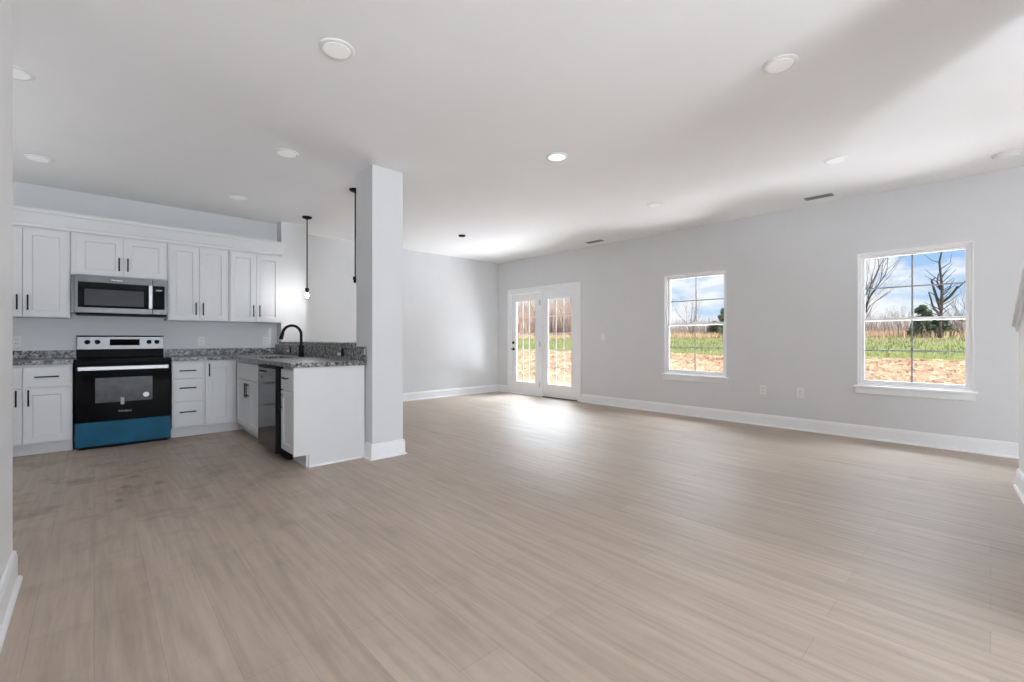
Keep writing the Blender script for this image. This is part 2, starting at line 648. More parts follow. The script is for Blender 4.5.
# openings in the window wall: (y0, y1, z0, z1)
W1 = (2.472, 3.390, 0.60, 2.078)
W2 = (0.112, 1.035, 0.60, 2.088)
DR = (5.035, 6.840, 0.0, 2.085)
ops = [W1, W2, DR]
us = sorted({Y_FRONT - WT, YB + WT} | {o[0] for o in ops} | {o[1] for o in ops})
zs = sorted({0.0, H} | {o[2] for o in ops} | {o[3] for o in ops})


def solid_right(u, v):
    return not any(o[0] < u < o[1] and o[2] < v < o[3] for o in ops)


struct(MB().grid_solid(us, zs, solid_right, XW, XW + WT, lambda u, v, w: (w, u, v)).build('wall_right', WALL))
struct(MB().box(XKL - 0.2, XW, YB, YB + WT, 0, H).build('wall_back', WALL))
# kitchen wall, with the short wing at its right end
struct(MB().box(XKL, 1.8745, YK, YB, 0, H).build('wall_kitchen', WALL))
struct(MB().box(1.875, 2.20, 6.655, YB, 0, H).build('wall_wing', WALL))
struct(MB().grid_solid([YL, 4.0, 5.6, YB], [0, 0.95, 2.15, H], lambda u, v: not (4.0 < u < 5.6 and 0.95 < v < 2.15), XKL - 0.2, XKL,
                       lambda u, v, w: (w, u, v)).build('wall_pantry', WALL))  # opening added to let the kitchen fill light in
struct(MB().box(XKL - 0.2, XL, Y_FRONT, YL, 0, H).build('wall_left', TRIM))  # trim white puts this wall's stronger light into its colour
# front wall behind the camera, window and door openings added to let light in
fo = [(0.1, 1.8, 0.5, 2.2), (2.8, 3.6, 0.15, 2.3), (4.05, 5.85, 0.5, 2.2)]
fu = sorted({XL, XW} | {o[0] for o in fo} | {o[1] for o in fo})
fz = sorted({0.0, H} | {o[2] for o in fo} | {o[3] for o in fo})
struct(MB().grid_solid(fu, fz, lambda u, v: not any(o[0] < u < o[1] and o[2] < v < o[3] for o in fo), Y_FRONT - WT, Y_FRONT,
                       lambda u, v, w: (u, w, v)).build('wall_front', WALL))

# unseen partition added to keep front fill light off the window wall
struct(MB().box(2.6, 2.72, Y_FRONT, -2.6, 0, H).build('wall_light_blocker', WALL))

# the square column and the low wall behind the peninsula
CX0, CX1, CY0, CY1 = 1.882, 2.200, 3.912, 4.262
struct(MB().box(CX0, CX1, CY0, CY1, 0, H).build('column', WALL, bevel=0.004),
       'square grey painted column at the near end of the kitchen peninsula', 'column')
struct(MB().box(1.875, 2.200, CY1, 6.655, 0, 1.048).build('wall_peninsula', WALL))

# baseboards: profile (out, z) swept along a floor line
BASE = [(0, 0), (0.030, 0), (0.028, 0.010), (0.022, 0.018), (0.015, 0.021), (0.015, 0.118), (0.011, 0.126), (0.011, 0.136), (0.004, 0.146), (0, 0.146)]


def baseboard(name, path, closed=False):
    """path: floor points with the wall on the left hand; mitred corners"""
    pts = [Vector(p) for p in path]
    n = len(pts)
    rings = []
    for i in range(n):
        if closed or 0 < i < n - 1:
            d0 = (pts[i] - pts[(i - 1) % n]).normalized()
            d1 = (pts[(i + 1) % n] - pts[i]).normalized()
        elif i == 0:
            d0 = d1 = (pts[1] - pts[0]).normalized()
        else:
            d0 = d1 = (pts[-1] - pts[-2]).normalized()
        n0, n1 = Vector((d0.y, -d0.x)), Vector((d1.y, -d1.x))
        mv = (n0 + n1)
        mv /= max(0.2, mv.dot(n0))
        rings.append([(pts[i].x + mv.x * o_, pts[i].y + mv.y * o_, z) for o_, z in BASE])
    k = len(BASE)
    vs = [p for r in rings for p in r]
    fs = []
    for i in range(n if closed else n - 1):
        j = (i + 1) % n
        for a in range(k):
            b_ = (a + 1) % k
            fs.append((i * k + a, i * k + b_, j * k + b_, j * k + a))
    if not closed:
        fs.append(tuple(range(k)))
        fs.append(tuple(range((n - 1) * k, n * k))[::-1])
    mb = MB()
    mb.add(vs, fs)
    return struct(mb.build(name, TRIM))


baseboard('baseboard_right', [(XW, 4.972), (XW, Y_FRONT)])
baseboard('baseboard_back', [(2.20, CY1), (2.20, YB), (XW, YB), (XW, 6.905)])
baseboard('baseboard_left', [(XL, Y_FRONT), (XL, YL), (XKL, YL)])
baseboard('baseboard_column', [(CX0, 4.045), (CX0, CY0), (CX1, CY0), (CX1, CY1)])


# ------------------------------------------------------------------ windows
def window(name, o, label):
    y0, y1, z0, z1 = o
    r = thing(name, label, 'window', (XW, (y0 + y1) / 2, z0), kind='structure')
    yc, h, w = (y0 + y1) / 2, z1 - z0, (y1 - y0)
    a, b = -w / 2, w / 2

    def ring(mb, a0, a1, b0, b1, t, x0, x1):
        mb.grid_solid([a0, a0 + t, a1 - t, a1], [b0, b0 + t, b1 - t, b1],
                      lambda u, v: not (a0 + t < u < a1 - t and b0 + t < v < b1 - t), x0, x1, lambda u, v, w_: (w_, u, v))
        return mb
    ring(MB(), a, b, 0, h, 0.012, -0.005, 0.055).build('window_jamb', TRIM, r, bevel=0.001)
    ring(MB(), a + 0.012, b - 0.012, 0.010, h - 0.012, 0.020, 0.022, 0.110).build('window_frame', VINYL, r, bevel=0.002)
    MB().box(-0.045, 0.045, a - 0.028, b + 0.028, -0.026, 0.0).build('window_sill', TRIM, r, bevel=0.004)
    MB().box(-0.016, 0.0, a - 0.012, b + 0.012, -0.092, -0.026).build('window_apron', TRIM, r, bevel=0.003)
    mid = 1.336 - z0
    f = 0.0325
    for nm, b0, b1, x0, x1 in (('lower_sash', f - 0.002, mid + 0.016, 0.034, 0.062), ('upper_sash', mid - 0.016, h - f, 0.066, 0.094)):
        s = ring(MB(), a + f, b - f, b0, b1, 0.028, x0, x1).build(nm, VINYL, r, bevel=0.0015)
        g = MB().box((x0 + x1) / 2 - 0.008, (x0 + x1) / 2 - 0.005, a + f + 0.024, b - f - 0.024, b0 + 0.024, b1 - 0.024).build('pane', GLASS, s)
        mb = MB()
        zc = (b0 + b1) / 2
        A0, A1, B0, B1, t = a + f + 0.0275, b - f - 0.0275, b0 + 0.0275, b1 - 0.0275, 0.0075
        mb.grid_solid([A0, -t, t, A1], [B0, zc - t, zc + t, B1], lambda u, v: abs(u) < t or abs(v - zc) < t,
                      (x0 + x1) / 2 - 0.003, (x0 + x1) / 2 + 0.004, lambda u, v, w_: (w_, u, v))
        mb.build('muntin', GASK, s)
    MB().box(0.036, 0.060, -0.03, 0.03, mid + 0.0165, mid + 0.027).build('sash_lock', VINYL, r, bevel=0.002)
    return r


window('window_1', W1, 'narrow looking white sash window beside the glazed doors')
window('window_2', W2, 'white sash window nearest the stair with a dead tree outside')


# ------------------------------------------------------------------ glazed double door
def french_door():
    r = thing('door_1', 'white pair of glazed garden doors near the back corner', 'door', (XW, 0, 0), kind='structure')
    y0, y1, z1 = DR[0], DR[1], DR[3]
    cw = 0.058
    # casing round the opening (three sides, one mesh)
    MB().grid_solid([y0 - cw, y0, y1, y1 + cw], [0, z1, z1 + cw], lambda u, v: u < y0 or u > y1 or v > z1, -0.018, 0.0,
                    lambda u, v, w: (w, u, v)).build('door_casing', TRIM, r, bevel=0.003)
    j = 0.028
    MB().grid_solid([y0, y0 + j, y1 - j, y1], [0, z1 - j, z1], lambda u, v: u < y0 + j or u > y1 - j or v > z1 - j, -0.002, 0.15,
                    lambda u, v, w: (w, u, v)).build('door_jamb', TRIM, r, bevel=0.002)
    MB().box(-0.002, 0.12, 5.915, 5.985, 0.012, z1 - j).build('door_mullion', TRIM, r, bevel=0.003)
    MB().box(-0.010, 0.15, y0 + j, 5.914, 0.0, 0.013).build('threshold', THRESH, r)
    MB().box(0.0, 0.15, 5.916, y1 - j, 0.0, 0.012).build('door_sill', TRIM, r)

    def leaf(nm, a, b, top, ga, gb):
        g0, g1 = 0.255, 1.88
        x0, x1 = 0.014, 0.042
        d = MB().grid_solid([a, ga, gb, b], [0.016, g0, g1, top], lambda u, v: not (ga < u < gb and g0 < v < g1), x0, x1,
                            lambda u, v, w: (w, u, v)).build(nm, TRIM, r, bevel=0.003)
        MB().box(0.036, 0.039, ga - 0.005, gb + 0.005, g0 - 0.005, g1 + 0.005).build('pane', GLASS, d)
        # glazing bead and the grille of fifteen lites
        t = 0.022
        MB().grid_solid([ga - t, ga, gb, gb + t], [g0 - t, g0, g1, g1 + t], lambda u, v: not (ga < u < gb and g0 < v < g1), x0 - 0.006, x0,
                        lambda u, v, w: (w, u, v)).build('glazing_bead', TRIM, d, bevel=0.002)
        m_ = 0.0085
        ys = [ga + (gb - ga) * k / 3 for k in (1, 2)]
        zz = [g0 + (g1 - g0) * k / 5 for k in (1, 2, 3, 4)]
        U = sorted([ga, gb] + [y + s * m_ for y in ys for s in (-1, 1)])
        V = sorted([g0, g1] + [z + s * m_ for z in zz for s in (-1, 1)])
        MB().grid_solid(U, V, lambda u, v: any(abs(u - y) < m_ for y in ys) or any(abs(v - z) < m_ for z in zz), 0.026, 0.0355,
                        lambda u, v, w: (w, u, v)).build('muntin', VINYL, d)
        return d
    a = leaf('door_leaf', 5.988, y1 - j - 0.003, 2.030, 6.125, 6.665)
    b = leaf('door_leaf', y0 + j + 0.0005, 5.9145, 2.0568, 5.215, 5.785)
    MB().box(0.0, 0.06, 5.985, y1 - j, 2.034, z1 - j).build('door_header', TRIM, r, bevel=0.003)
    # deadbolt and lever on the far leaf
    MB().lathe([(0.030, 0.025), (0.030, 0.008), (0.022, -0.006), (0.010, -0.010)], (0, 6.752, 1.045), 'x', 20).build('deadbolt', BLACK, a)
    mb = MB().lathe([(0.030, 0.025), (0.030, 0.010), (0.012, 0.004), (0.012, -0.040), (0.008, -0.046)], (0, 6.752, 0.912), 'x', 20)
    mb.tube([(-0.038, 6.752, 0.912), (-0.042, 6.70, 0.912), (-0.040, 6.645, 0.908)], [0.011, 0.009, 0.008], 10)
    mb.build('lever_handle', BLACK, a)
    for z in (0.235, 1.02, 1.83):
        MB().box(-0.006, 0.024, 5.975, 5.996, z - 0.05, z + 0.05).build('hinge', HINGE, a, bevel=0.002)
    return r


french_door()


# ------------------------------------------------------------------ stair half wall at the right edge
def stair_wall():
    ang = math.radians(4.4)
    D = Vector((-math.cos(ang), -math.sin(ang)))
    N = Vector((math.sin(ang) * -1, math.cos(ang)))      # toward the room
    O = Vector((5.085, -0.146))
    sl = math.tan(math.radians(35))
    h0 = 1.232
    smax = (H - h0) / sl

    def P(s, t, z):
        p = O + D * s + N * t
        return (p.x, p.y, z)
    mb = MB()
    mb.prism([(0, 0), (2.6, 0), (2.6, H - 0.002), (smax, H - 0.002), (0, h0)], -0.115, 0.0, lambda p, q, t: P(p, t, q))
    struct(mb.build('wall_stair', TRIM, bevel=0.003))
    # sloping cap with a bed moulding under it
    cap = MB()
    e_ = smax - 0.09
    cap.prism([(-0.035, h0 - 0.035 * sl + 0.002), (e_, h0 + e_ * sl + 0.002), (e_, h0 + e_ * sl + 0.036), (-0.035, h0 - 0.035 * sl + 0.036)],
              -0.150, 0.034, lambda p, q, t: P(p, t, q))
    cap.prism([(-0.02, h0 - 0.02 * sl - 0.050), (e_, h0 + e_ * sl - 0.050), (e_, h0 + e_ * sl + 0.001), (-0.02, h0 - 0.02 * sl + 0.001)],
              0.0, 0.016, lambda p, q, t: P(p, t, q))
    struct(cap.build('trim_stair', TRIM, bevel=0.004))
    a, b, c, d = P(2.6, 0, 0), P(0, 0, 0), P(0, -0.115, 0), P(0.4, -0.115, 0)
    baseboard('baseboard_stair', [d[:2], c[:2], b[:2], a[:2]])


stair_wall()


# ------------------------------------------------------------------ kitchen cabinets
def bar_handle(length):
    mb = MB()
    h = length / 2
    mb.tube([(0, -0.030, -h), (0, -0.030, h)], 0.0062, 10)
    for s in (-1, 1):
        mb.tube([(0, 0.0, s * (h - 0.022)), (0, -0.030, s * (h - 0.022))], 0.0052, 8)
    return mb


_hm = {}


def handle(parent, x, z, length=0.150, horizontal=False, y=-0.020):
    if length not in _hm:
        o = bar_handle(length).build('handle', BLACK, parent)
        _hm[length] = o.data
    else:
        o = bpy.data.objects.new('handle', _hm[length])
        COL.objects.link(o)
        o.parent = parent
    o.location = (x, y, z)
    if horizontal:
        o.rotation_euler = (0, PI / 2, 0)
    return o


def shaker(parent, name, x0, x1, z0, z1, fw=0.062):
    """framed door with a recessed flat panel, front at y = -0.02"""
    mb = MB()
    a, b = x0 + fw, x1 - fw
    c, d = z0 + fw, z1 - fw
    t = 0.004

    def q(x, y, z):
        return (x, y, z)
    fr = -0.020
    rc = -0.011
    vs = [(x0, fr, z0), (x1, fr, z0), (x1, fr, z1), (x0, fr, z1),
          (a, fr, c), (b, fr, c), (b, fr, d), (a, fr, d),
          (a + t, rc, c + t), (b - t, rc, c + t), (b - t, rc, d - t), (a + t, rc, d - t),
          (x0, 0, z0), (x1, 0, z0), (x1, 0, z1), (x0, 0, z1)]
    fs = []
    for i in range(4):
        j = (i + 1) % 4
        fs += [(i, j, 4 + j, 4 + i), (4 + i, 4 + j, 8 + j, 8 + i), (12 + i, 12 + j, j, i)]
    fs += [(8, 9, 10, 11), (15, 14, 13, 12)]
    mb.add(vs, fs)
    return mb.build(name, CAB, parent, bevel=0.0012, seg=1)


def slab(parent, name, x0, x1, z0, z1):
    return MB().box(x0, x1, -0.020, 0.0, z0, z1).build(name, CAB, parent, bevel=0.002)


G = 0.003
UB, UT = 1.345, 2.215          # upper doors bottom, top


def upper(label, x0, x1, z0, handle_z, hl, pad=0.0):
    w = x1 - x0
    r = thing('wall_cabinet', label, 'cabinet', (x0, 6.515, 0), group='white wall cabinets')
    MB().box(0, w, 0.001, YK - 6.515 - 0.001, z0 - 0.008, UT + 0.02).build('body', CAB, r, bevel=0.0015)
    fs = 0.014
    m_ = (w + pad) / 2
    for s, a, b in ((0, fs + pad, m_ - 0.002), (1, m_ + 0.002, w - fs)):
        d = shaker(r, 'door', a, b, z0, UT)
        handle(d, (m_ - 0.036) if s == 0 else (m_ + 0.036), handle_z, hl)
    return r


upper('two door white wall cabinet left of the microwave', -0.850, -0.182, UB, 1.482, 0.150)
upper('short two door white cabinet above the microwave', -0.180, 0.617, 1.800, 1.930, 0.145, 0.030)
upper('two door white wall cabinet right of the microwave', 0.620, 1.226, UB, 1.480, 0.150)
upper('two door white wall cabinet next to the right wing wall', 1.229, 1.836, UB, 1.480, 0.150)

# crown moulding over the wall cabinets, returned at the right end
prof = [(0.0, 2.237), (-0.012, 2.237), (-0.014, 2.262), (-0.022, 2.275), (-0.052, 2.372), (-0.062, 2.380), (-0.064, 2.412), (0.0, 2.412)]
mb = MB()
vs, fs = [], []
for st in range(3):
    for o_, z in prof:
        if st == 0:
            vs.append((-0.85, 6.513 + o_, z))
        elif st == 1:
            vs.append((1.838 - o_, 6.513 + o_, z))
        else:
            vs.append((1.838 - o_, 6.650, z))
k = len(prof)
for st in range(2):
    for a in range(k):
        fs.append((st * k + a, st * k + (a + 1) % k, (st + 1) * k + (a + 1) % k, (st + 1) * k + a))
fs += [tuple(range(k)), tuple(range(2 * k, 3 * k))[::-1]]
mb.add(vs, fs)
tag(mb.build('crown_moulding', CAB), 'long white crown moulding along the top of the wall cabinets', 'moulding')

YF = 6.242          # front of the base cabinet boxes; doors stand 2 cm proud
BT = 0.874          # top of the boxes


def base(label, loc, rz, w, deep=0.600, toe=True, ends=(0, 0)):
    r = thing('base_cabinet', label, 'cabinet', loc, rz, group='white base cabinets')
    MB().box(0, w, 0.001, deep, 0.112, BT).build('body', CAB, r, bevel=0.0015)
    MB().box(-ends[0], w + ends[1], 0.088, 0.104, 0.0, 0.112).build('toe_kick', CAB, r)
    return r


# left of the range
r = base('white base cabinet with two drawers and two doors left of the range', (-0.850, YF, 0), 0, 0.690)
for a, b, s in ((0.014, 0.351, 1), (0.358, 0.674, -1)):
    d = slab(r, 'drawer', a, b, 0.660, 0.848)
    handle(d, (a + b) / 2, 0.757, 0.165, True)
    d = shaker(r, 'door', a, b, 0.128, 0.645)
    handle(d, (b - 0.036) if s == 1 else (a + 0.036), 0.560, 0.155)

# right of the range
r = base('white base cabinet with three drawers right of the range', (0.632, YF, 0), 0, 0.298)
for z0, z1 in ((0.676, 0.850), (0.417, 0.668), (0.128, 0.409)):
    d = slab(r, 'drawer', 0.012, 0.284, z0, z1)
    handle(d, 0.142, z0 + (z1 - z0) * (0.50 if z0 > 0.5 else 0.60), 0.155, True)
r = base('narrow white base cabinet with one tall door beside the inside corner', (0.931, YF, 0), 0, 0.327, ends=(0, 0.088))
d = shaker(r, 'door', 0.012, 0.280, 0.128, 0.850)
handle(d, 0.047, 0.760, 0.150)

XF = 1.260          # front of the peninsula boxes
# sink cabinet in the peninsula: local x runs toward the camera
r = base('white sink base cabinet with false drawer front and two doors in the peninsula', (XF, 6.240, 0), -PI / 2, 1.210, 0.605, ends=(0.086, 0))
slab(r, 'false_drawer', 0.110, 1.198, 0.668, 0.848)
for a, b, s in ((0.110, 0.652, 1), (0.656, 1.198, -1)):
    d = shaker(r, 'door', a, b, 0.128, 0.655)
    handle(d, (b - 0.036) if s == 1 else (a + 0.036), 0.555, 0.160)
# end cabinet with its finished end panel
r = base('narrow white cabinet with drawer and door at the end of the peninsula', (XF, 4.415, 0), -PI / 2, 0.345, 0.605)
d = slab(r, 'drawer', 0.010, 0.338, 0.668, 0.848)
handle(d, 0.165, 0.775, 0.155, True)
d = shaker(r, 'door', 0.010, 0.338, 0.128, 0.655, 0.058)
handle(d, 0.046, 0.560, 0.155)
pn = MB().prism([(-0.020, 0.112), (0.104, 0.112), (0.104, 0.0), (0.612, 0.0), (0.612, BT), (-0.020, BT)], 0.3455, 0.3635,
                lambda p, q, t: (t, p, q)).build('end_panel', CAB, r, bevel=0.0015)
MB().box(0.3635, 0.376, 0.104, 0.585, 0.0, 0.018).build('shoe_moulding', TRIM, r, bevel=0.004)


# ------------------------------------------------------------------ granite
CT = 0.914
o = MB().box(-0.850, -0.152, 6.200, YK, BT, CT).build('countertop', GRANITE, bevel=0.003)
tag(o, 'short speckled granite worktop left of the range', 'countertop')
MB().box(-0.850, -0.152, YK - 0.021, YK - 0.001, CT, CT + 0.084).build('backsplash', GRANITE, o, bevel=0.002)
SX0, SX1, SY0, SY1 = 1.315, 1.670, 5.130, 5.830
PX0, PX1, PY0 = 1.212, 1.873, 4.022
xs = [0.626, PX0, SX0, SX1, PX1]
ys = [PY0, SY0, SY1, 6.200, YK]
o = MB().grid_solid(xs, ys, lambda u, v: (u > PX0 or v > 6.2) and not (SX0 < u < SX1 and SY0 < v < SY1), BT, CT, XY).build('countertop', GRANITE, bevel=0.003)
tag(o, 'L-shaped speckled granite worktop carrying the sink and black tap', 'countertop')
MB().box(0.626, 1.852, YK - 0.021, YK - 0.001, CT, CT + 0.084).build('backsplash', GRANITE, o, bevel=0.002)
MB().box(1.853, 1.873, PY0 + 0.004, YK - 0.001, CT, 1.047).build('backsplash', GRANITE, o, bevel=0.002)
o = MB().box(1.846, 2.240, CY1 + 0.002, 6.653, 1.049, 1.083).build('bar_cap', GRANITE, bevel=0.004)
tag(o, 'narrow speckled granite ledge on top of the low peninsula wall', 'ledge')

# sink basin: open box with a thin wall
mb = MB()
g = 0.004
a0, a1, b0, b1, zt, zb = SX0 - 0.012, SX1 + 0.012, SY0 - 0.012, SY1 + 0.012, BT - 0.001, 0.68
i0, i1, j0, j1 = SX0 + 0.006, SX1 - 0.006, SY0 + 0.006, SY1 - 0.006
vs = [(a0, b0, zt), (a1, b0, zt), (a1, b1, zt), (a0, b1, zt), (i0, j0, zt), (i1, j0, zt), (i1, j1, zt), (i0, j1, zt),
      (i0 + .02, j0 + .02, zb), (i1 - .02, j0 + .02, zb), (i1 - .02, j1 - .02, zb), (i0 + .02, j1 - .02, zb),
      (i0 - .004, j0 - .004, zb - .006), (i1 + .004, j0 - .004, zb - .006), (i1 + .004, j1 + .004, zb - .006), (i0 - .004, j1 + .004, zb - .006)]
fs = []
for i in range(4):
    j = (i + 1) % 4
    fs += [(i, j, 4 + j, 4 + i), (4 + i, 4 + j, 8 + j, 8 + i), (12 + i, 12 + j, j, i)]
fs += [(8, 9, 10, 11), (15, 14, 13, 12)]
mb.add(vs, fs)
tag(mb.build('kitchen_sink', SINKM), 'undermount steel sink sunk in the peninsula worktop', 'sink')

# faucet
FX, FY = 1.752, 5.455
r = thing('kitchen_faucet', 'tall black gooseneck tap on the peninsula worktop', 'faucet', (FX, FY, CT))
MB().lathe([(0.032, 0.0), (0.032, 0.008), (0.027, 0.014), (0.026, 0.125), (0.022, 0.135)], (0, 0, 0), 'z', 24).build('base', BLACK, r)
pts = [(0, 0, 0.13), (0, 0, 0.255)]
R_ = 0.100
for k in range(1, 15):
    a = PI * k / 14 * 0.93
    pts.append((-R_ + R_ * math.cos(a), 0, 0.255 + R_ * math.sin(a) * 1.05))
MB().tube(pts, 0.0155, 14).build('spout', BLACK, r)
e0 = pts[-1]
MB().tube([e0, (e0[0] - 0.006, 0, e0[2] - 0.025), (e0[0] - 0.020, 0, e0[2] - 0.075)], [0.017, 0.020, 0.022], 14).build('spray_head', BLACK, r)
mb = MB().tube([(0, -0.018, 0.075), (0, -0.050, 0.080)], [0.012, 0.011], 10)
mb.tube([(0, -0.045, 0.080), (0.012, -0.058, 0.125)], [0.007, 0.005], 8)
mb.build('lever', BLACK, r)


# ------------------------------------------------------------------ range
def make_range():
    w = 0.766
    r = thing('electric_range', 'black electric range with blue film over its bottom drawer', 'range', (-0.147, 6.190, 0))
    MB().box(0.004, w - 0.004, 0.045, 0.655, 0.030, 0.894).build('body', BLKPL, r, bevel=0.003)
    MB().box(0.03, w - 0.03, 0.06, 0.64, 0.0, 0.030).build('base', BLKPL, r)
    ck = MB().box(0, w, -0.004, 0.600, 0.896, 0.914).build('cooktop', BGLASS, r, bevel=0.004)
    MB().box(0.004, w - 0.004, 0.012, 0.044, 0.868, 0.895).build('front_rail', BLKPL, r, bevel=0.003)
    # backguard
    bg = MB().box(0.005, w - 0.010, 0.602, 0.655, 0.914, 1.003).build('backguard', BLKPL, r, bevel=0.003)
    pn = MB().box(0.005, w - 0.010, 0.585, 0.655, 1.004, 1.146).build('control_panel', PANELST, r, bevel=0.004)
    MB().box(0.002, w - 0.007, 0.580, 0.655, 1.147, 1.158).build('top_cap', BLKPL, r, bevel=0.003)
    ds = MB().box(0.274, 0.532, 0.579, 0.584, 1.048, 1.118).build('display', FLATBLK, pn, bevel=0.001)
    for x in (0.090, 0.172, 0.618, 0.690):
        kb = MB().lathe([(0.024, 0.584), (0.024, 0.578), (0.020, 0.575), (0.018, 0.552), (0.015, 0.549)], (x, 0, 1.086), 'y', 20).build('knob', BLKPL, pn)
        MB().box(x - 0.0035, x + 0.0035, 0.543, 0.549, 1.072, 1.100).build('grip', BLKPL, kb)
    # oven door
    dr = MB().box(0.003, w - 0.003, 0.0, 0.043, 0.283, 0.862).build('oven_door', BGLASS, r, bevel=0.004)
    MB().box(0.152, 0.606, -0.0035, -0.0002, 0.468, 0.722).build('window', OVENWIN, dr, bevel=0.001)
    hb = MB().box(0.024, w - 0.026, -0.056, -0.040, 0.802, 0.842)
    for x in (0.05, w - 0.05):
        hb.box(x - 0.012, x + 0.012, -0.041, -0.0002, 0.808, 0.834)
    hb.build('handle', BRIGHT, dr, bevel=0.004)
    # stickers on the glass
    st = MB().lathe([(0.026, 0.0), (0.026, -0.0008)], (0, 0, 0), 'y', 24).build('sticker', LABELW, dr)
    st.location = (0.553, -0.0042, 0.528)
    st['label'] = 'round white sticker'
    lb = MB().box(0.347, 0.375, -0.0050, -0.0038, 0.440, 0.512).build('paper_label', LABELG, dr)
    lettering('Whirlpool', 0.026, 'logo', LOGO, dr, (0.381, -0.0012, 0.371), (PI / 2, 0, 0))
    # bottom drawer in its film, with tape tabs
    bd = MB().box(0.003, w - 0.003, 0.002, 0.043, 0.034, 0.276).build('bottom_drawer', BLUE, r, bevel=0.003)
    bd['label'] = 'bottom drawer under blue film'
    MB().box(0.004, 0.050, 0.0005, 0.0018, 0.190, 0.212).build('tape', DBLUE, bd)
    MB().box(w - 0.034, w - 0.004, 0.0005, 0.0018, 0.228, 0.248).build('tape', DBLUE, bd)
    return r


make_range()


# ------------------------------------------------------------------ microwave
def make_microwave():
    w = 0.766
    z0 = 1.378
    h = 0.412
    r = thing('microwave_oven', 'stainless over-the-range microwave under the short cabinet', 'microwave', (-0.153, 6.452, z0))
    MB().box(-0.026, w, 0.030, 0.396, 0.016, h).build('body', STEEL, r, bevel=0.003)
    MB().box(0.010, w - 0.010, 0.012, 0.390, 0.0, 0.016).build('vent_base', BLKPL, r, bevel=0.002)
    dr = MB().box(0.0, 0.632, 0.0, 0.029, 0.018, h - 0.002).build('door', STEEL, r, bevel=0.003)
    cp = MB().box(0.634, w, 0.0, 0.029, 0.018, h - 0.002).build('control_panel', STEEL, r, bevel=0.003)
    gl = MB().box(0.026, 0.631, -0.004, -0.0002, 0.074, 0.342).build('door_glass', BGLASS, dr, bevel=0.001)
    MB().box(0.076, 0.556, -0.0062, -0.0042, 0.098, 0.268).build('window', MWWIN, gl, bevel=0.001)
    MB().box(0.636, 0.740, -0.004, -0.0002, 0.074, 0.342).build('keypad', BGLASS, cp, bevel=0.001)
    MB().box(0.662, 0.716, -0.0056, -0.0042, 0.284, 0.299).build('display', DISPLAY, cp)
    hd = MB()
    hd.prism([(-0.046, 0.0), (-0.034, 0.0), (-0.034, 1.0), (-0.046, 1.0)], 0.594, 0.630, lambda p, q, t: (t, p, 0.080 + 0.258 * q))
    hd.box(0.602, 0.622, -0.035, -0.0042, 0.086, 0.108)
    hd.box(0.602, 0.622, -0.035, -0.0042, 0.310, 0.332)
    hd.build('handle', BRIGHT, dr, bevel=0.004)
    lettering('Whirlpool', 0.022, 'logo', LABELW, dr, (0.330, -0.0012, 0.374), (PI / 2, 0, 0))
    return r


make_microwave()


# ------------------------------------------------------------------ dishwasher
def make_dishwasher():
    r = thing('dishwasher', 'dark glossy dishwasher in the peninsula between white cabinets', 'dishwasher', (1.200, 5.022, 0), -PI / 2)
    w = 0.596
    MB().box(0.004, w - 0.004, 0.045, 0.610, 0.10, 0.864).build('body', BLKPL, r)
    MB().box(0.006, w - 0.006, 0.110, 0.150, 0.0, 0.098).build('kick_plate', BLKPL, r)
    d = MB().box(0.002, w - 0.002, 0.006, 0.044, 0.072, 0.846).build('door', BLKPL, r, bevel=0.003)
    MB().box(0.002, w - 0.002, 0.0, 0.0055, 0.074, 0.844).build('front_panel', DWST, d, bevel=0.001)
    MB().box(0.004, w - 0.004, -0.002, 0.044, 0.848, 0.866).build('control_strip', BLKPL, r, bevel=0.002)
    MB().box(0.060, 0.300, -0.0012, -0.0002, 0.800, 0.818).build('pocket_handle', BLKPL, d)
    MB().lathe([(0.014, -0.0001), (0.014, -0.0012)], (0.150, 0, 0.748), 'y', 16).build('badge', BLKPL, d)
    return r


make_dishwasher()


# ------------------------------------------------------------------ outlets and switch
def outlet(label, loc, rz, switch=False, plate=WHITEPL, face=WHITEPL, group=None):
    r = thing('light_switch' if switch else 'power_outlet', label, 'switch' if switch else 'outlet', loc, rz, group)
    p = MB().box(-0.036, 0.036, -0.006, 0.0, -0.058, 0.058).build('cover_plate', plate, r, bevel=0.002)
    if switch:
        MB().box(-0.017, 0.017, -0.010, -0.006, -0.034, 0.034).build('rocker', face, r, bevel=0.001)
    else:
        for z in (-0.020, 0.020):
            q = MB().lathe([(0.0165, -0.006), (0.0165, -0.0085)], (0, 0, z), 'y', 16)
            s = q.build('socket', face, r)
            MB().box(-0.008, -0.005, -0.0088, -0.0084, z - 0.005, z + 0.006).build('slot', BLKPL, s)
            MB().box(0.005, 0.008, -0.0088, -0.0084, z - 0.005, z + 0.006).build('slot', BLKPL, s)
    return r


og = 'white outlets'
outlet('white outlet on the kitchen wall nearest the range', (0.992, YK, 1.094), 0, group=og)
outlet('white outlet on the kitchen wall by the inside corner', (1.728, YK, 1.094), 0, group=og)
outlet('white outlet on the kitchen wall left of the range', (-0.585, YK, 1.094), 0, group=og)
outlet('white outlet low on the window wall, nearer the narrow window', (XW, 2.012, 0.460), -PI / 2, group=og)
outlet('white outlet low on the window wall, nearer the dead tree window', (XW, 1.592, 0.458), -PI / 2, group=og)
outlet('white switch on the wall beside the glazed doors', (XW, 4.510, 1.154), -PI / 2, True)


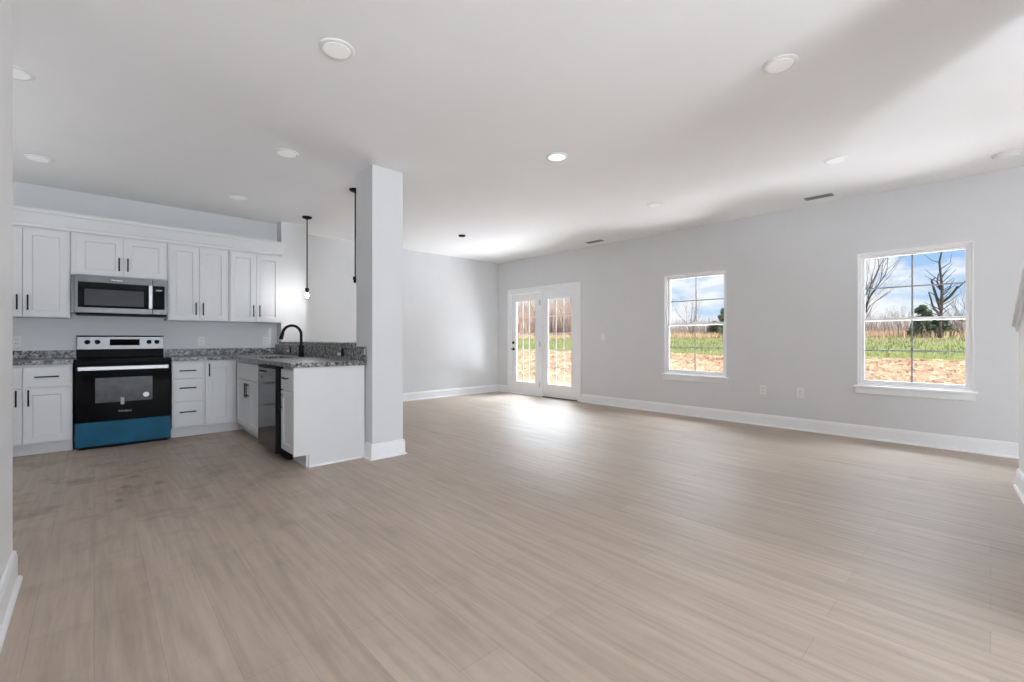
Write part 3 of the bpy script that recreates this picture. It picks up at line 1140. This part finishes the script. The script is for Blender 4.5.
def black_outlet(label, y):
    r = thing('black_outlet', label, 'outlet', (1.853, y, 0.981), -PI / 2, 'black outlets on the granite splash')
    MB().box(-0.030, 0.030, -0.006, 0.0, -0.040, 0.040).build('cover_plate', BLKPL, r, bevel=0.002)
    MB().box(-0.115, -0.034, -0.010, 0.0, -0.032, -0.002).build('wall_clip', WHITEPL, r, bevel=0.003)
    return r


black_outlet('small black outlet on the granite splash left of the tap', 6.180)
black_outlet('small black outlet on the granite splash near the column', 4.520)


# ------------------------------------------------------------------ ceiling fittings
def make_light(mat):
    r = thing('recessed_light', '', '', (0, 0, H))
    tr = MB().lathe([(0.094, 0.0), (0.094, -0.004), (0.086, -0.010), (0.076, -0.010), (0.074, -0.004)], (0, 0, 0), 'z', 40).build('trim_ring', WHITEPL, r)
    MB().lathe([(0.073, -0.0045), (0.070, -0.0112), (0.0, -0.0125)][:2] + [(0.03, -0.0120)], (0, 0, 0), 'z', 40).build('diffuser', mat, r)
    return r


spots = [
    (0.990, 2.492, 'large looking ceiling light ahead of the column, nearest the left wall'),
    (2.951, 0.847, 'ceiling light at the upper right of the photo, largest on that side'),
    (3.001, 2.627, 'bright white ceiling light in the middle of the living area'),
    (1.226, 4.183, 'ceiling light over the kitchen floor just left of the column'),
    (1.193, 5.889, 'ceiling light close above the right end of the wall cabinets'),
    (-0.370, 5.836, 'ceiling light above the left wall cabinet'),
    (4.904, 0.955, 'ceiling light nearest the right hand ceiling vent'),
    (4.934, 2.759, 'small looking ceiling light between the two ceiling vents'),
    (-0.360, 4.036, 'ceiling light half hidden by the near left wall'),
]
proto = make_light(LENS)
lit = make_light(LENSON)
first = True
for i, (x, y, lab) in enumerate(spots):
    if i == 2:
        o = lit
    elif first:
        o, first = proto, False
    else:
        o = copy_tree(proto)
    o.location = (x, y, H)
    tag(o, lab, 'light', 'recessed ceiling lights')

r = thing('smoke_detector', 'thick white smoke detector on the ceiling at the right edge', 'detector', (5.83, -0.095, H))
MB().lathe([(0.090, 0.0), (0.090, -0.012), (0.080, -0.016), (0.078, -0.038), (0.060, -0.046), (0.02, -0.047)], (0, 0, 0), 'z', 36).build('housing', WHITEPL, r)
MB().lathe([(0.018, -0.0472), (0.018, -0.051), (0.012, -0.052)], (0.0, 0.0, 0), 'z', 16).build('test_button', WHITEPL, r)


def vent(label, x, y, ln, wd):
    r = thing('ceiling_vent', label, 'vent', (x, y, H), 0, 'ceiling vents')
    a, b = wd / 2, ln / 2
    t = 0.014
    MB().grid_solid([-a, -a + t, a - t, a], [-b, -b + t, b - t, b], lambda u, v: not (abs(u) < a - t and abs(v) < b - t), -0.006, 0.0, XY).build('frame', GREYV, r, bevel=0.001)
    MB().box(-a + t, a - t, -b + t, b - t, -0.002, -0.0005).build('backing', DARKV, r)
    for k in range(4):
        x0 = -a + t + (k + 0.5) * (wd - 2 * t) / 4
        MB().prism([(x0 - 0.006, -0.0025), (x0 + 0.004, -0.007), (x0 + 0.006, -0.007), (x0 - 0.004, -0.0025)], -b + t, b - t, lambda p, q, tt: (p, tt, q)).build('slat', GREYV, r)
    return r


vent('grey ceiling vent between the two sash windows', 6.030, 1.335, 0.270, 0.110)
vent('grey ceiling vent in front of the glazed doors', 6.075, 4.490, 0.310, 0.110)

o = MB().lathe([(0.055, 0.0), (0.055, -0.012), (0.045, -0.020), (0.01, -0.022)], (0, 0, 0), 'z', 24).build('ceiling_plate', BLKPL)
o.location = (4.196, 5.636, H)
tag(o, 'small dark round ceiling plate before the back wall', 'ceiling plate')


def make_pendant():
    r = thing('pendant_light', '', '', (0, 0, H))
    MB().lathe([(0.062, 0.0), (0.062, -0.010), (0.050, -0.022), (0.014, -0.030), (0.008, -0.042)], (0, 0, 0), 'z', 28).build('canopy', BLACK, r)
    MB().tube([(0, 0, -0.04), (0, 0, -0.945)], 0.0075, 10).build('rod', BLACK, r)
    MB().lathe([(0.010, -0.940), (0.024, -0.950), (0.026, -0.975), (0.018, -0.980), (0.018, -1.008), (0.014, -1.012)], (0, 0, 0), 'z', 20).build('lamp_holder', BLACK, r)
    MB().lathe([(0.009, -1.0125), (0.010, -1.022), (0.0135, -1.036), (0.0135, -1.046), (0.009, -1.060), (0.003, -1.068)], (0, 0, 0), 'z', 20).build('bulb', BULB, r)
    return r


p1 = make_pendant()
p1.location = (2.062, 6.190, H)
tag(p1, 'black pendant rod with bare bulb hanging near the wall cabinets', 'pendant light', 'pendants over the peninsula')
p2 = copy_tree(p1)
p2.location = (2.066, 4.700, H)
for ch in list(p2.children):
    if ch.name.startswith('bulb'):
        bpy.data.objects.remove(ch)      # the photo shows this holder empty
tag(p2, 'black pendant rod without a bulb, half hidden behind the column', 'pendant light', 'pendants over the peninsula')


# ------------------------------------------------------------------ outdoors
def gz(x, y=0):
    return -0.30 + 0.04 * (min(x, 66) - 6.5)


gx = [6.5 + 2.5 * i for i in range(33)] + [110, 160, 240]
gy = [-60 + 5 * i for i in range(46)]
mb = MB()
vs = []
for x in gx:
    for y in gy:
        vs.append((x, y, gz(x, y) + (random.uniform(-0.04, 0.04) if x > 12 else 0)))
ny = len(gy)
fs = [(i * ny + j, (i + 1) * ny + j, (i + 1) * ny + j + 1, i * ny + j + 1) for i in range(len(gx) - 1) for j in range(ny - 1)]
mb.add(vs, fs, True)
struct(mb.build('ground', GROUND), 'sloping straw strip and green field outside', 'ground')


def blades(n, area, hh, ww, lean=0.3, top=0.2):
    mb = MB()
    for _ in range(n):
        x, y = area()
        z = gz(x)
        h = random.uniform(*hh)
        w = random.uniform(*ww)
        a = random.uniform(0, PI)
        dx, dy = math.cos(a) * w / 2, math.sin(a) * w / 2
        lx, ly = random.uniform(-lean, lean) * h, random.uniform(-lean, lean) * h
        mb.add([(x - dx, y - dy, z - 0.05), (x + dx, y + dy, z - 0.05), (x + lx + dx * top, y + ly + dy * top, z + h), (x + lx - dx * top, y + ly - dy * top, z + h)], [(0, 1, 2, 3)])
    return mb


def wedge(x0, x1, bands):
    """a spot at depth x within what the openings show, plus a margin"""
    def f():
        x = random.uniform(x0, x1)
        a, b = random.choice(bands)
        return x, x * random.uniform(a, b)
    return f


BANDS = [(-0.05, 0.22), (0.34, 0.60), (0.72, 1.15)]
STRAW = pmat('straw_mulch', (0.78, 0.53, 0.37), 0.9, noise=0.45, nscale=1.5)
tag(blades(8000, wedge(11, 22.6, BANDS), (0.01, 0.07), (0.05, 0.25), 0.8, 0.6).build('straw', STRAW), 'loose tan straw scattered over the bare soil near the house', 'straw', kind='stuff')
tag(blades(7000, wedge(23.2, 46, BANDS), (0.06, 0.22), (0.03, 0.10), 0.5).build('green_grass', GREENG), 'patchy green grass covering the field', 'grass', kind='stuff')
tag(blades(7000, wedge(44, 51, BANDS), (0.20, 0.55), (0.04, 0.12), 0.25).build('dry_grass', DRYG), 'strip of dry tan grass along the far edge of the field', 'grass', kind='stuff')
tag(blades(4500, wedge(50, 60, [(-0.05, 0.22), (0.34, 0.60)]), (0.6, 2.2), (0.02, 0.08), 0.4).build('undergrowth', TWIG), 'grey brown leafless brush behind the dry grass', 'brush', kind='stuff')
tag(blades(9000, wedge(50, 66, [(0.70, 1.20)]), (1.5, 6.5), (0.05, 0.22), 0.22).build('woods', WOODT), 'dense grey brown leafless woods seen through the glazed doors', 'woods', kind='stuff')


def bare_tree(name, label, x, y, height, r0, mat, seed, depth=5, spread=0.55, lean=(0, 0), group=None, stems=1, up=0.5):
    rnd = random.Random(seed)
    mb = MB()

    def grow(p, d, ln, rad, k):
        pts, rr = [p], [rad]
        q, dd = Vector(p), Vector(d)
        for i in range(3):
            dd = (dd + Vector((rnd.uniform(-.16, .16), rnd.uniform(-.16, .16), rnd.uniform(-.04, .12)))).normalized()
            q = q + dd * ln / 3
            pts.append(q.copy())
            rr.append(rad * (1 - 0.13 * (i + 1)))
        mb.tube(pts, rr, 6 if k > 3 else (4 if k > 1 else 3))
        if k <= 0:
            return
        for i in range(rnd.choice((2, 3, 3))):
            t = rnd.choice((1, 2, 3)) if i else 3
            a = rnd.uniform(0, 2 * PI)
            s = rnd.uniform(0.45, 1.0) * spread
            nd = (dd + Vector((math.cos(a) * s, math.sin(a) * s, rnd.uniform(0, up) * s))).normalized()
            grow(pts[t], nd, ln * rnd.uniform(0.60, 0.82), rr[t] * (0.72 if i == 0 else 0.58), k - 1)
    z = gz(x) - 0.1
    for s in range(stems):
        sp = 0 if stems == 1 else 0.28
        grow(Vector((x + rnd.uniform(-sp, sp), y + rnd.uniform(-sp, sp), z)),
             Vector((lean[0] + rnd.uniform(-sp, sp), lean[1] + rnd.uniform(-sp, sp), 1)).normalized(), height * 0.34, r0, depth)
    o = mb.build(name, mat)
    return tag(o, label, 'tree', group)


def evergreen(label, x, y, h, w, seed):
    rnd = random.Random(seed)
    r = thing('evergreen_tree', label, 'tree', (x, y, gz(x)))
    MB().tube([(0, 0, -0.1), (0.05, 0, h * 0.5), (0, 0.04, h * 0.9)], [0.12, 0.08, 0.03], 6).build('trunk', BARKD, r)
    mb = MB()
    lumps = []
    for i in range(11):
        t = (i + 0.6) / 11
        rad = w / 2 * (1.05 - t) ** 0.6
        a = rnd.uniform(0, 2 * PI)
        lumps.append((Vector((rad * 0.6 * math.cos(a), rad * 0.6 * math.sin(a), h * (0.10 + 0.84 * t))), w * (0.30 - 0.14 * t)))
    for _ in range(2600):
        p, q = rnd.choice(lumps)
        d = Vector((rnd.gauss(0, 1), rnd.gauss(0, 1), rnd.gauss(0, 0.75)))
        c = p + d.normalized() * q * rnd.random() ** 0.4
        c.z = max(c.z, 0.05)
        d = Vector((rnd.gauss(0, 1), rnd.gauss(0, 1), rnd.gauss(0, 0.6))).normalized()
        e_ = d.orthogonal().normalized()
        s = rnd.uniform(0.05, 0.13)
        mb.add([c - d * s, c + e_ * s * 0.5, c + d * s, c - e_ * s * 0.5], [(0, 1, 2, 3)])
    mb.build('foliage', EVERG, r)
    return r


# window_2: leafless tree at the left, evergreen, dead tree
bare_tree('leafless_tree', 'leafless tree with spreading twigs at the left of the right window', 38.0, 6.35, 8.6, 0.10, BARKD, 11, 6, 0.5, (0, -0.26), stems=4)
evergreen('rounded dark evergreen in the middle of the right window', 45.0, 3.45, 2.4, 1.6, 4)
evergreen('low spreading evergreen shrub under the dead tree', 46.5, 2.75, 1.25, 2.3, 12)


def dead_tree():
    mb = MB()
    x, y = 44.0, 2.42
    z = gz(x)
    P = lambda dy, dz: (x + 0.15 * math.sin(3 * dz), y + dy, z + dz)
    # trunk and its few heavy limbs; +dy leans to the photo's left
    mb.tube([P(0, -0.2), P(0.02, 1.2), P(-0.04, 2.4), P(-0.08, 3.6), P(0.02, 4.6), P(0.06, 5.4), P(-0.05, 6.1)], [0.115, 0.10, 0.09, 0.08, 0.07, 0.06, 0.045], 8)
    mb.tube([P(0.0, 1.6), P(0.35, 2.1), P(0.50, 2.7), P(0.62, 3.3)], [0.08, 0.07, 0.05, 0.03], 6)
    mb.tube([P(0.0, 2.0), P(0.22, 2.9), P(0.36, 3.6), P(0.48, 4.1), P(0.30, 4.3)], [0.09, 0.08, 0.07, 0.06, 0.04], 6)
    mb.tube([P(-0.05, 2.5), P(-0.45, 2.9), P(-0.72, 3.3), P(-0.85, 3.6)], [0.09, 0.08, 0.07, 0.05], 6)
    mb.tube([P(-0.72, 3.3), P(-1.15, 3.8), P(-1.60, 4.4)], [0.05, 0.04, 0.02], 5)
    mb.tube([P(0.02, 3.4), P(0.18, 4.0), P(0.12, 4.6)], [0.06, 0.05, 0.03], 5)
    rnd = random.Random(5)
    for _ in range(26):
        h0 = rnd.uniform(1.4, 5.6)
        s = rnd.choice((-1, 1))
        a = (0, h0)
        b = (s * rnd.uniform(0.2, 0.5), h0 + rnd.uniform(0.2, 0.5))
        c = (s * rnd.uniform(0.5, 0.95), h0 + rnd.uniform(0.5, 1.0))
        mb.tube([P(*a), P(*b), P(*c)], [0.03, 0.02, 0.01], 4)
    tag(mb.build('dead_tree', BARKD), 'dark broken-topped dead tree at the right of the right window', 'tree')


dead_tree()
bare_tree('leafless_tree', 'second leafless tree behind the spreading one in the right window', 41.0, 6.6, 7.4, 0.06, BARKR, 14, 6, 0.55, (0, -0.2), stems=4)
bare_tree('leafless_tree', 'low tangled leafless tree right of the dead tree', 45.5, 1.15, 4.6, 0.055, BARKG, 21, 6, 0.75, (0, 0.08), stems=4)
bare_tree('leafless_tree', 'thin leafless sapling beside the dark evergreen', 46.5, 4.9, 3.2, 0.045, BARKG, 25, 5, 0.75, stems=2)
bare_tree('leafless_tree', 'leafless clump of upright stems in the narrow window', 47.0, 21.9, 5.0, 0.06, BARKG, 31, 6, 0.42, (0, 0), stems=4)
bare_tree('leafless_tree', 'low grey leafless tree at the left of the narrow window', 48.0, 25.4, 3.6, 0.06, BARKG, 33, 5, 0.75, stems=2)
evergreen('dark evergreen at the right edge of the narrow window', 46.0, 18.35, 3.0, 1.5, 5)
evergreen('low dark evergreen shrub in the middle of the narrow window', 50.0, 20.6, 1.5, 2.2, 8)
for i in range(10):
    x = 50 + (i * 37 % 11)
    y = x * (0.74 + 0.036 * i)
    bare_tree('woodland_tree', 'tall leafless tree in the woods seen through the glazed doors', x, y, 9 + (i * 5 % 4), 0.14, BARKR if i in (2, 3) else BARKG, 50 + i, 5, 0.6, group='leafless trees in the woods')
